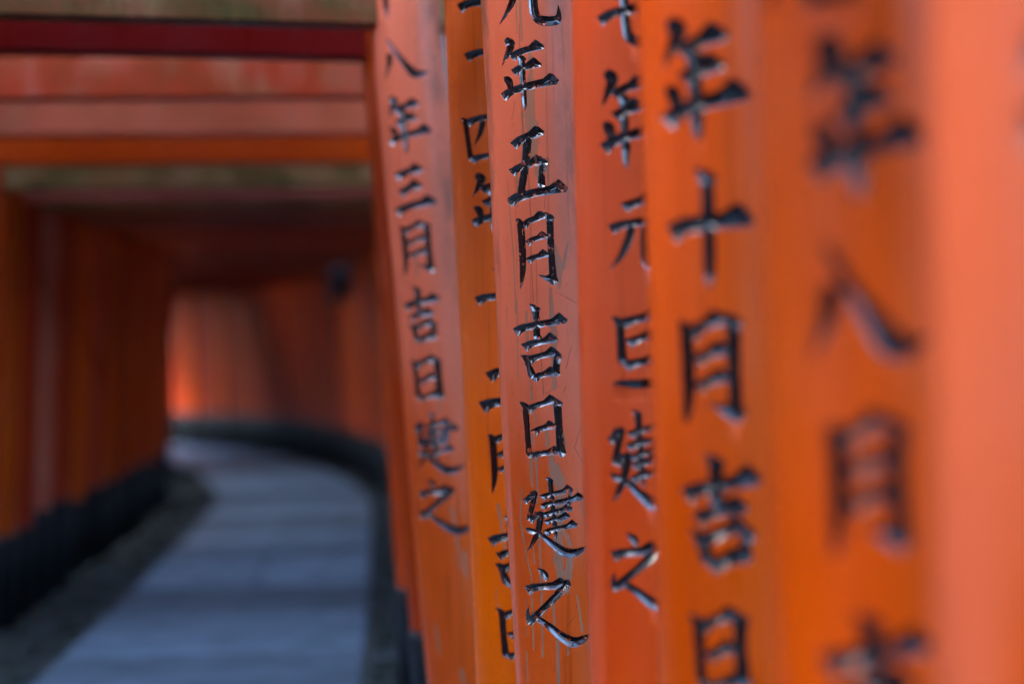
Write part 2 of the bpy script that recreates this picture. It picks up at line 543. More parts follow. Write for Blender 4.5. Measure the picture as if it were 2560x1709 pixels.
p0 = near(884, 4.62, .088, .095, (0.34, 0.036, 0.003), .15, .006, [], 'plain orange torii gate, coat darkened as shade, with a dark crimson crossbeam, behind the leaning pinkish pillar')  # coat darkened for the shade this gate stands in

K = S / 2560.0
p3.streaks = [
    [(1300, 0, 3), (1304, 102, 3)], [(1290, 0, 2), (1291, 84, 1.5)],
    [(1323, 122, 5), (1328, 178, 6), (1324, 225, 11), (1326, 300, 14), (1332, 360, 14), (1336, 402, 9)], [(1305, 280, 3), (1307, 400, 3)],
    [(1369, 400, 5), (1374, 490, 1)], [(1340, 412, 5), (1343, 447, 3)], [(1267, 451, 1.5), (1282, 630, 2), (1290, 783, 2.5)], [(1291, 430, 4), (1292, 517, 2)],
    [(1387, 610, 3), (1394, 660, 11), (1397, 690, 9), (1398, 722, 2)], [(1420, 603, 2), (1411, 650, 5), (1404, 672, 7)],
    [(1378, 722, 3), (1378, 800, 5)], [(1378, 750, 4), (1381, 779, 6), (1384, 822, 8), (1386, 890, 7), (1384, 970, 6)],
    [(1315, 779, 3), (1320, 880, 3)], [(1325, 948, 2), (1330, 1000, 4)], [(1335, 1025, 3), (1341, 1062, 2)], [(1330, 1088, 4), (1334, 1110, 4)],
    [(1267, 767, 2), (1270, 822, 1)], [(1292, 750, 2), (1296, 950, 1.2)], [(1366, 1075, 4), (1369, 1112, 6)], [(1378, 1135, 5), (1383, 1170, 10), (1388, 1200, 15)],
    [(1327, 1143, 3), (1329, 1200, 2.5)], [(1341, 1143, 3), (1343, 1200, 3)], [(1407, 1080, 3), (1418, 1117, 1.5)],
    [(1386, 1165, 12), (1395, 1190, 14), (1400, 1215, 12), (1400, 1290, 12), (1397, 1330, 9), (1397, 1400, 11), (1400, 1440, 10)],
    [(1415, 1330, 4), (1425, 1360, 6)], [(1425, 1395, 9), (1420, 1450, 8), (1420, 1485, 2)], [(1383, 1510, 4), (1387, 1560, 3)], [(1394, 1600, 4), (1397, 1709, 5)],
    [(1330, 1150, 2.5), (1332, 1214, 2.5)], [(1343, 1150, 2.5), (1345, 1255, 2.5)], [(1349, 1330, 2.5), (1354, 1480, 3), (1357, 1640, 3)],
    [(1305, 1221, 2), (1303, 1300, 3), (1313, 1364, 2.5), (1330, 1442, 2.5), (1335, 1620, 3)], [(1333, 1350, 2), (1337, 1407, 2)], [(1317, 1492, 1.5), (1317, 1588, 1.5)],
    [(1317, 1627, 2.5), (1321, 1709, 2.5)], [(1440, 1221, 2), (1460, 1289, 2)], [(1443, 1488, 2), (1457, 1577, 3)], [(1420, 1602, 3), (1420, 1635, 3)], [(1470, 1606, 2), (1475, 1631, 2)],
]
p3.cracks = [
    [(1297, 60, 1.2), (1305, 300, 1.2), (1319, 400, 1.2), (1326, 540, 1.4), (1328, 655, 1.2), (1333, 757, 1.2)], [(1352, 865, 1.2), (1355, 922, 1.2), (1359, 988, 1.2)],
    [(1365, 480, 1.2), (1361, 520, 1.2)], [(1399, 735, 1.3), (1445, 762, 1.3)], [(1427, 865, 1.3), (1415, 920, 1.3)], [(1461, 1028, 1.3), (1435, 1118, 1.3), (1461, 1166, 1.3)],
    [(1340, 640, 1), (1343, 760, 1)], [(1286, 255, 1), (1278, 300, 1)], [(1414, 965, 1.3), (1408, 980, 1.3)], [(1436, 1540, 1.2), (1416, 1565, 1.2)], [(1378, 975, 1), (1362, 985, 1)],
]
p1.streaks = [[(1130, 1270, 8), (1140, 1330, 6), (1150, 1420, 5)], [(1040, 640, 7), (1044, 690, 5)], [(1160, 1380, 9), (1165, 1440, 7)], [(1090, 1560, 7), (1100, 1640, 9)], [(1165, 1100, 5), (1170, 1160, 4)], [(1095, 990, 6), (1100, 1030, 5)], [(1150, 1660, 8), (1160, 1709, 8)]]
p1.dirt = 1.0
p2.streaks = [[(1245, 1260, 7), (1258, 1340, 7), (1262, 1380, 5)], [(1238, 1130, 2), (1240, 1180, 2)], [(1250, 1510, 3), (1262, 1640, 3)], [(1242, 1470, 2.5), (1240, 1520, 2)], [(1195, 100, 2), (1205, 300, 1.5)]]
p2.cracks = []
p3.dirt = 1.0
p3.sw = 1.2
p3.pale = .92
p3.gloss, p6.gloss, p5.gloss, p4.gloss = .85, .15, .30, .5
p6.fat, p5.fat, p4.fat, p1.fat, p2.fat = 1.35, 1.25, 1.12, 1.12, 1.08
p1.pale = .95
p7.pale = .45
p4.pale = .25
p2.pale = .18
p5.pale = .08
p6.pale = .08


def dist_lines(lines, p, U, V):
    """max over poly-lines of 1 - distance / half-width, in [-1, 1]"""
    out = np.full(U.shape, -1.0, np.float32)
    for ln in lines:
        q = []
        for (x, y, h) in ln:
            th, z = unproject(p, x * K, y * K)
            q.append((th * p.r, z, h * p.sw * K * p.y / FPX))
        if len(q) < 2:
            continue
        u0 = min(a[0] - a[2] * 2.2 for a in q)
        u1 = max(a[0] + a[2] * 2.2 for a in q)
        v0 = min(a[1] for a in q) - .03
        v1 = max(a[1] for a in q) + .03
        ci = np.where((U[0] >= u0) & (U[0] <= u1))[0]
        ri = np.where((V[:, 0] >= v0) & (V[:, 0] <= v1))[0]
        if not len(ci) or not len(ri):
            continue
        sl = np.ix_(ri, ci)
        X, Y = U[sl], V[sl]
        best = np.full(X.shape, -1.0)
        for a, b in zip(q[:-1], q[1:]):
            ex, ey = b[0] - a[0], b[1] - a[1]
            t = np.clip(((X - a[0]) * ex + (Y - a[1]) * ey) / (ex * ex + ey * ey + 1e-12), 0, 1)
            h = a[2] + (b[2] - a[2]) * t
            best = np.maximum(best, 1 - np.hypot(X - a[0] - t * ex, (Y - a[1] - t * ey)) / h)
        out[sl] = np.maximum(out[sl], best)
    return out


PILLAR_H = 2.26
SLEEVE_H = 0.42
NEAR_SLEEVE_H = 0.30


def carved_pillar(p, parent, base, rz):
    """round pillar whose front is cut with V-grooved characters; each character's groove is an object of its own"""
    wob = np.random.default_rng(int(p.y * 1000))
    cells = []
    for ch, cx, cy, gw, gh in p.cells:
        t0, zc = unproject(p, cx, cy)
        tl, _ = unproject(p, cx - gw / 2, cy)
        tr, _ = unproject(p, cx + gw / 2, cy)
        _, zt = unproject(p, cx, cy - gh / 2)
        _, zb = unproject(p, cx, cy + gh / 2)
        cells.append((ch, (tl + tr) / 2 * p.r, zc, (tr - tl) * p.r, zt - zb))
    st = p.step
    # angles
    if cells:
        lo = min(c[1] - c[3] / 2 for c in cells) / p.r - .10
        hi = max(c[1] + c[3] / 2 for c in cells) / p.r + .10
        if p.streaks:
            lo, hi = min(lo, -1.0), max(hi, 1.12)
        lo, hi = max(lo, -1.45), min(hi, 1.45)
        nfine = int((hi - lo) * p.r / st)
        th = np.concatenate([np.linspace(lo, hi, nfine), np.linspace(hi, lo + 2 * pi, 30)[1:-1]])
    else:
        th = np.linspace(-pi, pi, 49)[:-1]
    # rows
    zs = [0.02]
    z = 0.02
    top = PILLAR_H
    while z < top:
        inside = any(abs(z - c[2]) < c[4] / 2 + .012 for c in cells)
        z += st if inside else (st * 3 if p.streaks and .5 < z < 1.95 else .03)
        zs.append(min(z, top))
    zs = np.array(zs)
    TH, Z = np.meshgrid(th, zs)
    U = TH * p.r
    sd = np.full(U.shape, .02)
    gid = np.full(U.shape, -1, int)
    for i, (ch, cu, cz, gw, gh) in enumerate(cells):
        ci = np.where((U[0] > cu - gw * .62) & (U[0] < cu + gw * .62))[0]
        ri = np.where(np.abs(zs - cz) < gh * .62)[0]
        sl = np.ix_(ri, ci)
        d = glyph_sd(ch, U[sl], Z[sl], cu, cz, gw, gh, wob, p.fat)
        better = d < sd[sl]
        sd[sl] = np.where(better, d, sd[sl])
        gid[sl] = np.where(better & (d < 0), i, gid[sl])
    depth = np.minimum(np.maximum(-sd, 0) * .82, .02)
    # the groove's rim swells a little
    wear = dist_lines(p.streaks, p, U, Z)
    crack = dist_lines(p.cracks, p, U, Z)
    # timber is never quite round or straight
    wav = .0012 * np.sin(Z * 5.1 + p.x * 40) + .0009 * np.sin(TH * 3 + Z * 2.3 + p.y * 9)
    rad = p.r * (1.0 - .012 * (Z - EYE)) + wav - depth
    X = p.lean * (EYE - Z) + rad * np.sin(TH)
    Y = -rad * np.cos(TH)
    nr, nc = U.shape
    V = np.stack([X, Y, Z], -1).reshape(-1, 3)
    idx = np.arange(nr * nc).reshape(nr, nc)
    a = idx[:-1, :]
    b = np.roll(idx, -1, 1)[:-1, :]
    c = np.roll(idx, -1, 1)[1:, :]
    d = idx[1:, :]
    F = np.stack([a, b, c, d], -1).reshape(-1, 4)
    sdf, gidf = sd.ravel(), gid.ravel()
    fneg = (sdf[F] < 0).sum(1) >= 2
    fg = np.where(fneg, gidf[F].max(1), -1)
    chip = np.full(len(V), 1.0 if p.y > 2.9 and p.y < 3.2 else 0.10, np.float32)
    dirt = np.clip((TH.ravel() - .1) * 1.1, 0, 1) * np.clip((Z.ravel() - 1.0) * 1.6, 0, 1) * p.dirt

    pale_ramp = np.clip((Z.ravel() - .62) / .75 + TH.ravel() * .14, 0, 1)  # pale coat comes in stronger towards the top
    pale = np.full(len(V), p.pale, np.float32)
    gloss = np.full(len(V), p.gloss, np.float32)

    def sub(mask, name, par, loc, rot):
        FF = F[mask]
        used = np.unique(FF)
        mp = np.zeros(len(V), np.int64)
        mp[used] = np.arange(len(used))
        me = mesh_np(name, V[used], mp[FF], M_CARVED, True)
        for nm, arr in (('sd', sdf), ('wear', wear.ravel()), ('crack', crack.ravel()), ('chip', chip), ('dirt', dirt), ('pale_ramp', pale_ramp), ('pale', pale), ('gloss', gloss)):
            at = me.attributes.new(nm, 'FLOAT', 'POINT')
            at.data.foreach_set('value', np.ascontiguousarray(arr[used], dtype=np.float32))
        o = link(name, me, par, loc, rot)
        o.color = (*p.col, p.age)
        return o
    body = sub(fg < 0, 'pillar', parent, base, rz)
    for i in range(len(cells)):
        m = fg == i
        if m.any():
            sub(m, 'carved_character', body, (0, 0, 0), 0)
    return body


# ------------------------------------------------------------------ the setting: ground, paved path
R_LINE = [(-.282, 4.62), (-.36, 5.7), (-.54, 8.0), (-.86, 11.6), (-1.12, 13.2), (-1.85, 15.8), (-2.85, 17.9), (-4.2, 19.3), (-5.0, 19.8), (-6.2, 20.5), (-9.0, 21.4)]
NEAR_LINE = [(p.x + p.lean * EYE, p.y) for p in NEAR]
WIDTH = 1.80


def smooth_line(pts, step=.05):
    P = np.array(pts, float)
    Q = []
    for i in range(len(P) - 1):
        p0, q1, q2, p3_ = P[max(i - 1, 0)], P[i], P[i + 1], P[min(i + 2, len(P) - 1)]
        n = max(2, int(np.linalg.norm(q2 - q1) / step))
        for t in np.linspace(0, 1, n, endpoint=False):
            Q.append(.5 * (2 * q1 + (-p0 + q2) * t + (2 * p0 - 5 * q1 + 4 * q2 - p3_) * t * t + (-p0 + 3 * q1 - 3 * q2 + p3_) * t ** 3))
    Q.append(P[-1])
    return np.array(Q)


full = smooth_line([(4.2, -7.0), (2.3, -5.0), (1.25, -2.6), (.74, -.5), (.43, 1.22), (.20, 2.6), (-.06, 3.8)] + R_LINE)
seg = np.linalg.norm(np.diff(full, axis=0), axis=1)
arc = np.concatenate([[0], np.cumsum(seg)])


def at_arc(s):
    x = np.interp(s, arc, full[:, 0])
    y = np.interp(s, arc, full[:, 1])
    x2 = np.interp(s + .3, arc, full[:, 0])
    y2 = np.interp(s + .3, arc, full[:, 1])
    x1 = np.interp(s - .3, arc, full[:, 0])
    y1 = np.interp(s - .3, arc, full[:, 1])
    t = np.array([x2 - x1, y2 - y1])
    t /= np.linalg.norm(t)
    return np.array([x, y]), t, np.array([-t[1], t[0]])     # point, tangent, left normal


def sstep(a, b, x):
    t = np.clip((x - a) / (b - a), 0, 1)
    return t * t * (3 - 2 * t)


def terrain(X, Y):
    """height of the ground: a flat strip under the gates, added banks on both sides to block low sky light"""
    best = np.full(X.shape, 1e9)
    lat = np.zeros(X.shape)
    for s_ in np.arange(0, arc[-1], .5):
        p, t, n = at_arc(s_)
        c = p + n * WIDTH / 2
        d = np.hypot(X - c[0], Y - c[1])
        side = (X - c[0]) * n[0] + (Y - c[1]) * n[1]
        upd = d < best
        best = np.where(upd, d, best)
        lat = np.where(upd, side, lat)
    e = np.maximum(best - WIDTH / 2 - .75, 0)
    fac = np.where(lat < 0, sstep(-2.5, 3, Y), sstep(3, 7, Y) * (1 - sstep(13.5, 16, Y)))  # added banks rise where low sky light is to be blocked
    fac = np.maximum(fac, sstep(-2.5, -5.5, Y))
    fac = np.maximum(fac, np.where(lat > 0, sstep(5.0, 9.0, best), 0) * (1 - sstep(8, 12, Y)))
    h = fac * (e * .72 + .25 * np.sin(X * 1.3 + Y * .7) * np.minimum(e, 1))
    return 13 * (1 - np.exp(-np.maximum(h, 0) / 13))


gx = np.concatenate([[-900, -300, -120, -70, -50], np.arange(-40, 31, .8), [40, 55, 75, 120, 300, 900]])
gy = np.concatenate([[-900, -300, -120, -60, -30], np.arange(-20, 46, .8), [50, 65, 90, 150, 300, 900]])
GX, GY = np.meshgrid(gx, gy)
GZ = terrain(GX, GY)
nr, nc = GX.shape
ii = np.arange(nr * nc).reshape(nr, nc)
gF = np.stack([ii[:-1, :-1], ii[:-1, 1:], ii[1:, 1:], ii[1:, :-1]], -1).reshape(-1, 4)
ground = link('ground', mesh_np('ground', np.stack([GX, GY, GZ], -1).reshape(-1, 3), gF, M_SOIL))
tag(ground, 'dark mossy soil beside the paved path, rising in added banks that shade the gates', 'ground', kind='structure')

# path bed and its stone slabs
EDGE_R, EDGE_L = .20, 1.38
bed_v, bed_f = [], []
ss = np.arange(.3, arc[-1] - .3, .25)
for s in ss:
    p, t, n = at_arc(s)
    for d in (EDGE_R - .03, EDGE_L + .03):
        q = p + n * d
        bed_v.append((q[0], q[1], .006))
for i in range(len(ss) - 1):
    bed_f.append((2 * i, 2 * i + 2, 2 * i + 3, 2 * i + 1))
m = MB()
m.add(bed_v, bed_f)
path = link('path', m.mesh('path', M_MORTAR))
tag(path, 'grey blue stone paved path curving to the left between the gates', 'path', kind='structure')


def slab(s0, s1, d0, d1, z, tint):
    n_ = max(2, int((s1 - s0) / .18))
    g, h, bv = .008, .045, .008
    top, low = [], []
    sl = np.linspace(s0 + g, s1 - g, n_ + 1)
    ring = [(s, d0 + g) for s in sl] + [(s, d1 - g) for s in sl[::-1]]
    sm, dm = (s0 + s1) / 2, (d0 + d1) / 2
    V, F = [], []
    pc, tcn, ncn = at_arc(sm)
    c0 = pc + ncn * dm
    N = len(ring)
    for lev, (zz, ins) in enumerate(((0.008, 0), (z - bv, 0), (z, bv))):
        for (s, d) in ring:
            s_ = s + (ins if s < sm else -ins) * (abs(s - sm) > (s1 - s0) * .49)
            d_ = d + (ins if d < dm else -ins)
            p, t, n = at_arc(s_)
            q = p + n * d_ - c0
            V.append((q[0], q[1], zz))
    for lev in range(2):
        for i in range(N):
            j = (i + 1) % N
            F.append((lev * N + i, lev * N + j, (lev + 1) * N + j, (lev + 1) * N + i))
    F.append(tuple(range(2 * N, 3 * N)))
    mb = MB()
    mb.add(V, F)
    o = link('slab', mb.mesh('slab', M_SLAB), path, (c0[0], c0[1], 0))
    o.color = (*tint, 1)
    return o


s = .6
si = 0
rs = random.Random(3)
tone = [.55, 1.1, .8, 1.25, .6, .95, .62, 1.2, .8, 1.15, .7, 1.05]
while s < arc[-1] - 1.2:
    L = rs.uniform(.62, 1.0)
    k = tone[si % len(tone)] * rs.uniform(.92, 1.06)
    tint = (.125 * k, .185 * k, .245 * k)
    if si % 5 == 4:
        cut = rs.uniform(.75, 1.05)
        slab(s, s + L, EDGE_R, cut, .032 + rs.uniform(-.003, .003), tint)
        k2 = k * rs.uniform(.85, 1.1)
        slab(s, s + L, cut, EDGE_L, .032 + rs.uniform(-.003, .003), (.125 * k2, .185 * k2, .245 * k2))
    else:
        slab(s, s + L, EDGE_R, EDGE_L, .032 + rs.uniform(-.003, .003), tint)
    s += L
    si += 1

# loose pebbles and moss along both edges of the path
ICO = [(0, 0, 1), (.894, 0, .447), (.276, .851, .447), (-.724, .526, .447), (-.724, -.526, .447), (.276, -.851, .447), (.724, .526, -.447), (-.276, .851, -.447), (-.894, 0, -.447), (-.276, -.851, -.447), (.724, -.526, -.447), (0, 0, -1)]
ICF = [(0, 1, 2), (0, 2, 3), (0, 3, 4), (0, 4, 5), (0, 5, 1), (1, 6, 2), (2, 7, 3), (3, 8, 4), (4, 9, 5), (5, 10, 1), (6, 7, 2), (7, 8, 3), (8, 9, 4), (9, 10, 5), (10, 6, 1), (11, 7, 6), (11, 8, 7), (11, 9, 8), (11, 10, 9), (11, 6, 10)]
ICO = np.array(ICO)
ICF = np.array(ICF)


def scatter(name, mat, n, size, flat, label, cat, seed):
    r = np.random.default_rng(seed)
    VV, FF = [], []
    for i in range(n):
        s_ = r.uniform(2.0, arc[-1] - 1.0)
        p, t, nn = at_arc(s_)
        side = r.random()
        d = r.normal(.02, .11) if side < .5 else EDGE_L + .16 + r.normal(0, .13)
        d = min(d, EDGE_R - .03) if side < .5 else max(d, EDGE_L + .03)
        q = p + nn * d
        k = r.uniform(*size)
        a = r.uniform(0, 2 * pi)
        Rm = np.array([[cos(a), -sin(a), 0], [sin(a), cos(a), 0], [0, 0, 1]])
        v = (ICO * np.array([k * r.uniform(.7, 1.3), k, k * flat]) * r.uniform(.8, 1.15, (12, 1))) @ Rm.T
        v += np.array([q[0], q[1], k * flat * .35])
        FF.append(ICF + 12 * i)
        VV.append(v)
    o = link(name, mesh_np(name, np.concatenate(VV), np.concatenate(FF), mat, True))
    tag(o, label, cat, kind='stuff')


scatter('pebbles', M_PEBBLE, 3600, (.008, .032), .6, 'grey pebbles scattered along the edges of the path', 'pebbles', 11)
scatter('moss', M_MOSS, 1500, (.02, .06), .35, 'low dark green moss cushions at the feet of the gates', 'moss', 12)


# ------------------------------------------------------------------ torii gates
def sleeve_mesh(r, h=SLEEVE_H):
    return tube_mesh('black_base', [(0, 0, -.03, r * 1.14), (0, 0, h - .05, r * 1.12), (0, 0, h - .012, r * 1.11), (0, 0, h, r * 1.07)], M_BLACK)


def lean_tube(name, lean, r):
    rings = []
    for i in range(13):
        z = .02 + (PILLAR_H - .02) * i / 12
        rings.append((lean * (EYE - z), .0015 * sin(i * 1.7), z, r * (1 - .02 * (z - EYE)) + .001 * sin(i * 2.3)))
    return tube_mesh(name, rings, M_PAINT)


def shear_sleeve(me, lean):
    for v in me.vertices:
        v.co.x += lean * (EYE - v.co.z)
    return me


half = WIDTH / 2


def beam_mesh(name, x0, x1, y, z0, z1, mat=None, bev=.008, sag=0.0):
    mb = MB()
    n = 8
    xs = np.linspace(x0, x1, n + 1)
    sec = [(-y + bev, z0), (y - bev, z0), (y, z0 + bev), (y, z1 - bev), (y - bev, z1), (-y + bev, z1), (-y, z1 - bev), (-y, z0 + bev)]
    V, F = [], []
    for x in xs:
        t = 2 * (x - x0) / (x1 - x0) - 1
        for (a, b) in sec:
            V.append((x, a, b + sag * t * t))
    for i in range(n):
        for j in range(8):
            j2 = (j + 1) % 8
            F.append((i * 8 + j, i * 8 + j2, i * 8 + 8 + j2, i * 8 + 8 + j))
    F.append(tuple(range(8)))
    F.append(tuple(range(n * 8, n * 8 + 8)))
    mb.add(V, F)
    return mb.mesh(name, mat or M_PAINT)


def roof_mesh():
    # kasagi: a board with a ridged top, ends swept up
    mb = MB()
    n = 12
    x0, x1 = -half - .34, half + .34
    V, F = [], []
    sec = [(-.07, 0), (.07, 0), (.09, .055), (.082, .075), (0, .105), (-.082, .075), (-.09, .055)]
    for i in range(n + 1):
        x = x0 + (x1 - x0) * i / n
        t = 2 * i / n - 1
        for a, b in sec:
            V.append((x, a, b + .045 * abs(t) ** 3))
    m_ = len(sec)
    for i in range(n):
        for j in range(m_):
            j2 = (j + 1) % m_
            F.append((i * m_ + j, i * m_ + j2, (i + 1) * m_ + j2, (i + 1) * m_ + j))
    F.append(tuple(range(m_)))
    F.append(tuple(range(n * m_, n * m_ + m_)))
    mb.add(V, F)
    return mb.mesh('top_rail', M_CAP)


INLEAN = .045
ME = {
    'pillar_r': lean_tube('pillar', INLEAN, R0), 'pillar_l': lean_tube('pillar', -INLEAN, R0),
    'sleeve_r': shear_sleeve(sleeve_mesh(R0), INLEAN), 'sleeve_l': shear_sleeve(sleeve_mesh(R0), -INLEAN),
    'tie': beam_mesh('tie_beam', -half - .20, half + .20, .036, 0, .135),
    'under': beam_mesh('lintel', -half - .30, half + .30, .060, 0, .11, None, .010, .03),
    'roof': roof_mesh(),
}
wm = MB()
wm.add([(-.05, -.028, 0), (.05, -.028, 0), (.05, .028, 0), (-.05, .028, 0), (-.04, -.028, .035), (.05, -.028, .018), (.05, .028, .018), (-.04, .028, .035)],
       [(0, 3, 2, 1), (4, 5, 6, 7), (0, 1, 5, 4), (1, 2, 6, 5), (2, 3, 7, 6), (3, 0, 4, 7)])
ME['wedge'] = wm.mesh('wedge', M_PAINT)
strut = MB()
strut.box(-.05, .05, -.026, .026, 0, .16, 0)
ME['strut'] = strut.mesh('strut', M_PAINT)


def gate(right_xy, left_dir, tie_z, pcol, bcol, age, bage, label, group=None, near_p=None):
    """right_xy: foot of the right pillar at eye height; left_dir: unit vector towards the left pillar"""
    rx, ry = right_xy
    lx, ly = left_dir
    mx, my = rx + lx * half, ry + ly * half
    rz = math.atan2(-ly, -lx)
    g = bpy.data.objects.new('torii_gate', None)
    C.objects.link(g)
    g.location = (mx, my, 0)
    g.rotation_euler = (0, 0, rz)
    tag(g, label, 'torii gate', group)

    def part(nm, key, loc=(0, 0, 0), c=None, a=None, me=None):
        o = link(nm, me or ME[key], g, loc)
        o.color = (*(c or pcol), age if a is None else a)
        return o
    if near_p is not None:
        P = near_p
        carved_pillar(P, g, (half, 0, 0), -rz)
        # foot sleeve follows the leaning pillar
        sm = sleeve_mesh(P.r, NEAR_SLEEVE_H if P is not p0 else .38)
        for v in sm.vertices:
            v.co.x += P.lean * (EYE - v.co.z)
        o = link('black_base', sm, g, (half, 0, 0), -rz)
    else:
        part('pillar', 'pillar_r', (half, 0, 0))
        part('black_base', 'sleeve_r', (half, 0, 0))
    part('pillar', 'pillar_l', (-half, 0, 0))
    ol = part('black_base', 'sleeve_l', (-half, 0, 0))
    ol.scale = (random.uniform(.96, 1.12), random.uniform(.96, 1.12), random.uniform(.93, 1.10))
    part('tie_beam', 'tie', (0, 0, tie_z), bcol, bage)
    part('lintel', 'under', (0, 0, PILLAR_H), bcol, bage)
    part('top_rail', 'roof', (0, 0, PILLAR_H + .112))
    part('strut', 'strut', (0, 0, tie_z + .137), bcol, bage)
    for sx in (-1, 1):
        w1 = part('wedge', 'wedge', (sx * (half - R0 - .075), 0, tie_z + .137))
        w1.rotation_euler = (0, 0, pi if sx < 0 else 0)
    return g


def dirn(lx, ly):
    n = math.hypot(lx, ly)
    return lx / n, ly / n


TIE = {id(p2): 2.06, id(p1): 2.04, id(p0): 2.05}
BEAM = {id(p1): ((.18, .055, .02), .95), id(p0): ((.15, .004, .003), .0)}
for p in NEAR:
    bc, ba = BEAM.get(id(p), ((.45, .06, .02), .3))
    gate((p.x, p.y), dirn(-1, -.21), TIE.get(id(p), 2.06), p.col, bc, p.age, ba, p.label, None, p)

for yb in (.70,):  # extra unseen gate, added to shade the nearest pillars
    pb, tb, nb_ = at_arc(arc[int(np.argmin(np.abs(full[:, 1] - yb)))])
    gate((pb[0], pb[1]), (nb_[0], nb_[1]), 2.06, ORANGE, (.45, .06, .02), .2, .3, 'added orange torii gate, out of view, shading the smooth salmon gate')

# the gates further down the path
FAR_BEAMS = [((.42, .045, .014), .60, 2.03), ((.62, .13, .06), .55, 1.975), ((.56, .062, .004), .05, 1.93), ((.26, .14, .05), 1.0, 1.885), ((.42, .09, .06), .5, 1.865), ((.26, .14, .05), 1.0, 1.86), ((.40, .07, .02), .5, 1.86), ((.25, .03, .006), .3, 1.87)]  # second beam's pale pink puts its sky light into the paint
FAR_LABEL = ['torii gate whose red crossbeam turns pinkish, next past the dark crimson beam', 'torii gate with a pale sky-lit pink crossbeam',
             'torii gate with a plain orange crossbeam, next past the pale pink beam', 'torii gate with an olive algae-stained crossbeam next past the plain orange beam',
             'torii gate with a dusky mauve crossbeam between two olive-stained beams', 'torii gate with an olive-stained crossbeam, next past the mauve beam',
             'torii gate with a brownish red crossbeam, next past the second olive-stained beam', 'torii gate with a dark maroon crossbeam, next past the brownish red beam']
FAR_COLS = [(.46, .050, .004), (.58, .080, .001), (.44, .055, .016), (.54, .062, .002), (.46, .065, .001), (.36, .030, .006), (.60, .088, .001), (.38, .036, .008)]
i0 = int(np.argmin(np.abs(full[:, 1] - 4.62)))
s0 = arc[i0]
s = s0 + .56
i = 0
rf = random.Random(5)
while s < arc[-1] - .6:
    p, t, n = at_arc(s)
    if p[0] < -4.6:
        break
    if i < len(FAR_BEAMS):
        bc, ba, tz = FAR_BEAMS[i]
    else:
        bc = rf.choice([(.30, .035, .012), (.40, .05, .012), (.26, .09, .045)])
        ba, tz = rf.uniform(.1, .5), rf.uniform(1.86, 1.91)
    pc = FAR_COLS[i % len(FAR_COLS)]
    jit = rf.uniform(-.02, .02)
    q = p + n * jit
    # foot position -> position at eye height
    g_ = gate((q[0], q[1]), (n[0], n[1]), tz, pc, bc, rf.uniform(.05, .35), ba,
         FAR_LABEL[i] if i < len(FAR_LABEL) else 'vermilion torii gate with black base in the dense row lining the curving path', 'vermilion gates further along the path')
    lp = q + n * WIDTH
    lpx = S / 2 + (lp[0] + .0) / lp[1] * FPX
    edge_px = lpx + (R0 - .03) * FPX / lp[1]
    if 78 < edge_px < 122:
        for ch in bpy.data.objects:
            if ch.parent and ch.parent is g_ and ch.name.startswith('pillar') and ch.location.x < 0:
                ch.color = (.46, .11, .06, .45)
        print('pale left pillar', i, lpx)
    s += rf.uniform(.42, .52) if q[1] < 6.2 else rf.uniform(.31, .37) if q[1] < 14.5 else rf.uniform(.215, .235)
    i += 1
print('far gates', i)


# ------------------------------------------------------------------ small dark lamps hung under the beams
def lamp(s_, d, ztop, label):
    p, t, n = at_arc(s_)
    q = p + n * d
    g = bpy.data.objects.new('hanging_lamp', None)
    C.objects.link(g)
    g.location = (q[0], q[1], ztop - .34)
    g.rotation_euler = (0, 0, math.atan2(n[1], n[0]))
    tag(g, label, 'lamp')
    mb = MB()
    for sx in (-1, 1):
        for sy in (-1, 1):
            mb.box(sx * .085 - .008, sx * .085 + .008, sy * .085 - .008, sy * .085 + .008, .02, .21)
    mb.box(-.095, .095, -.095, .095, 0, .02)
    link('frame', mb.mesh('frame', M_IRON), g)
    mb = MB()
    mb.add([(-.13, -.13, .21), (.13, -.13, .21), (.13, .13, .21), (-.13, .13, .21), (-.02, -.02, .29), (.02, -.02, .29), (.02, .02, .29), (-.02, .02, .29)],
           [(3, 2, 1, 0), (4, 5, 6, 7), (0, 1, 5, 4), (1, 2, 6, 5), (2, 3, 7, 6), (3, 0, 4, 7)])
    link('roof', mb.mesh('roof', M_IRON), g)
    for k in range(4):
        mb = MB()
        mb.box(-.075, .075, -.003, .003, .022, .208)
        o = link('pane', mb.mesh('pane', M_GLASS), g, (.083 * sin(k * pi / 2), -.083 * cos(k * pi / 2), 0), k * pi / 2)
    mb = MB()
    mb.box(-.007, .007, -.007, .007, .288, .36)
    link('hanger', mb.mesh('hanger', M_IRON), g)


lamp(s0 + 8.45, .35, 1.93, 'small dark square iron lamp hanging under the beams along the bend')


# ------------------------------------------------------------------ evergreens added on the banks, out of view, to shade the tunnel
M_BARK = simple('bark', col(0.035, 0.026, 0.020), col(0.075, 0.055, 0.042), 12, 0.9, 0.6, (1, 1, .15), .02)
kl = NT('leaf')
oi = kl.n('ShaderNodeObjectInfo')
geo = kl.n('ShaderNodeNewGeometry')
kl.put(kl.b.inputs['Base Color'], kl.mix(geo.outputs['Random Per Island'], col(0.022, 0.045, 0.014), col(0.055, 0.085, 0.028)))
kl.b.inputs['Roughness'].default_value = 0.6
M_LEAF = kl.m


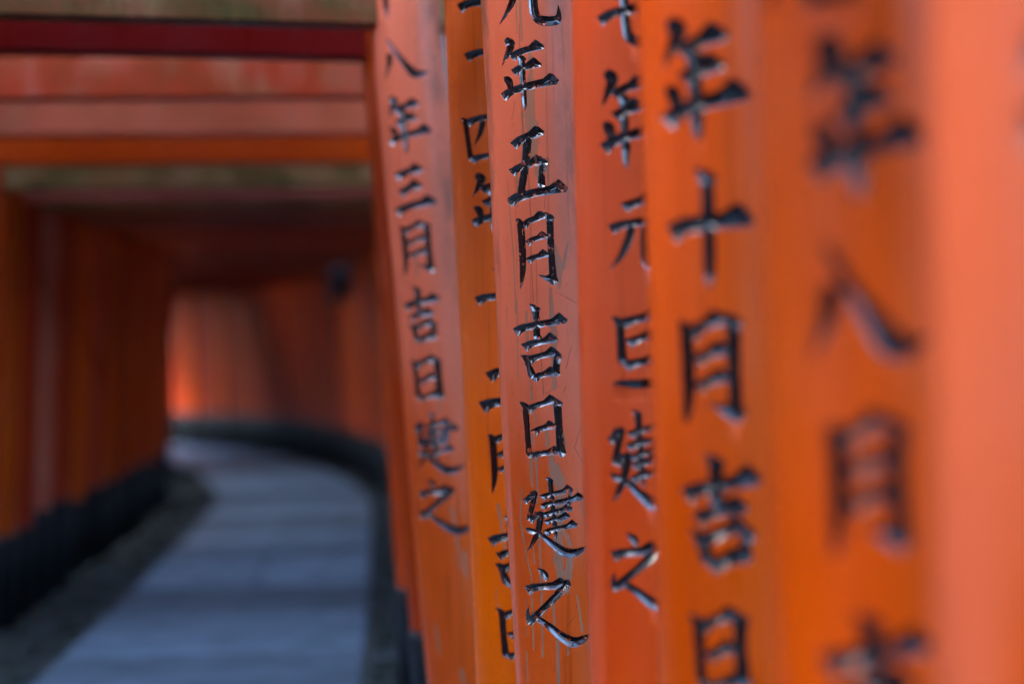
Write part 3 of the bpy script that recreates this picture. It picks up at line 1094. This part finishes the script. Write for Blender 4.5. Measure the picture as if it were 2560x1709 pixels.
def tree_meshes(seed):
    r = np.random.default_rng(seed)
    H = 9.0
    rings = [(.10 * sin(z * .7 + seed), .10 * cos(z * .6), z, .20 * (1 - z / H * .85)) for z in np.linspace(-.5, H, 14)]
    trunk = tube_mesh('trunk', rings, M_BARK, 10)
    V, F = [], []
    nb = 46
    k = 0
    for b_ in range(nb):
        z = 3.2 + (H - 3.0) * (b_ / nb) + r.uniform(-.2, .2)
        a = b_ * 2.4 + r.uniform(-.4, .4)
        L = (2.9 * (1 - (z - 3) / (H - 1.5)) + .7) * r.uniform(.7, 1.15)
        for j in range(150):
            t = r.uniform(.15, 1) ** .7
            c = np.array([cos(a) * L * t, sin(a) * L * t, z - .35 * t * t * L * .5]) + r.normal(0, .20, 3)
            u = r.normal(0, 1, 3)
            u /= np.linalg.norm(u)
            v = np.cross(u, r.normal(0, 1, 3))
            v /= np.linalg.norm(v)
            w1, w2 = r.uniform(.09, .17), r.uniform(.035, .06)
            V += [c - u * w1, c + v * w2, c + u * w1, c - v * w2]
            F.append((k, k + 1, k + 2, k + 3))
            k += 4
    return trunk, mesh_np('crown', np.array(V), np.array(F), M_LEAF, False)


TREES = [tree_meshes(1), tree_meshes(2)]
tr = random.Random(21)
placed = []


def plant(x, y):
    placed.append((x, y))
    z = float(terrain(np.array([x]), np.array([y]))[0])
    g = bpy.data.objects.new('added_shade_tree', None)
    C.objects.link(g)
    g.location = (x, y, z)
    g.rotation_euler = (0, 0, tr.uniform(0, 6.28))
    k = tr.uniform(.8, 1.15)
    g.scale = (k, k, k)
    tag(g, 'added evergreen tree on the bank, unseen, shading the rows of gates', 'tree', 'added shade trees on the banks')
    tm, cm = TREES[len(placed) % 2]
    link('trunk', tm, g)
    link('crown', cm, g)


for s_ in np.arange(arc[int(np.argmin(np.abs(full[:, 1] - 2.4)))], arc[-1] + 1, 1.15):
    for side in (-1, 1):
        p, t, n = at_arc(min(s_, arc[-1] - .4))
        d = (-1.6 - tr.uniform(0, 3.5)) if side < 0 else WIDTH + 1.6 + tr.uniform(0, 3.5)
        q = p + n * d + t * tr.uniform(-.5, .5)
        if side > 0 and (q[1] < 5.2 or q[1] > 13.5) or q[0] < -2.6 and q[1] > 14:
            continue
        if any((q[0] - a) ** 2 + (q[1] - b) ** 2 < 2.2 for a, b in placed):
            continue
        ds = np.hypot(full[:, 0] - q[0], full[:, 1] - q[1]).min()
        pc_ = full + np.array([-1.75, -.3])
        if ds < 1.2 or np.hypot(pc_[:, 0] - q[0], pc_[:, 1] - q[1]).min() < 1.2:
            continue
        plant(q[0], q[1])
for _ in range(26):
    x, y = tr.uniform(-3.5, 9), tr.uniform(-12, -6.0)
    if any((x - a) ** 2 + (y - b) ** 2 < 3.0 for a, b in placed) or np.hypot(full[:, 0] - x, full[:, 1] - y).min() < 1.8 or np.hypot(full[:, 0] - 1.7 - x, full[:, 1] - y).min() < 1.6:
        continue
    plant(x, y)
for _ in range(16):
    x, y = tr.uniform(-11, -6.5), tr.uniform(-6, 4.5)
    if not any((x - a) ** 2 + (y - b) ** 2 < 2.6 for a, b in placed):
        plant(x, y)
print('trees', len(placed))
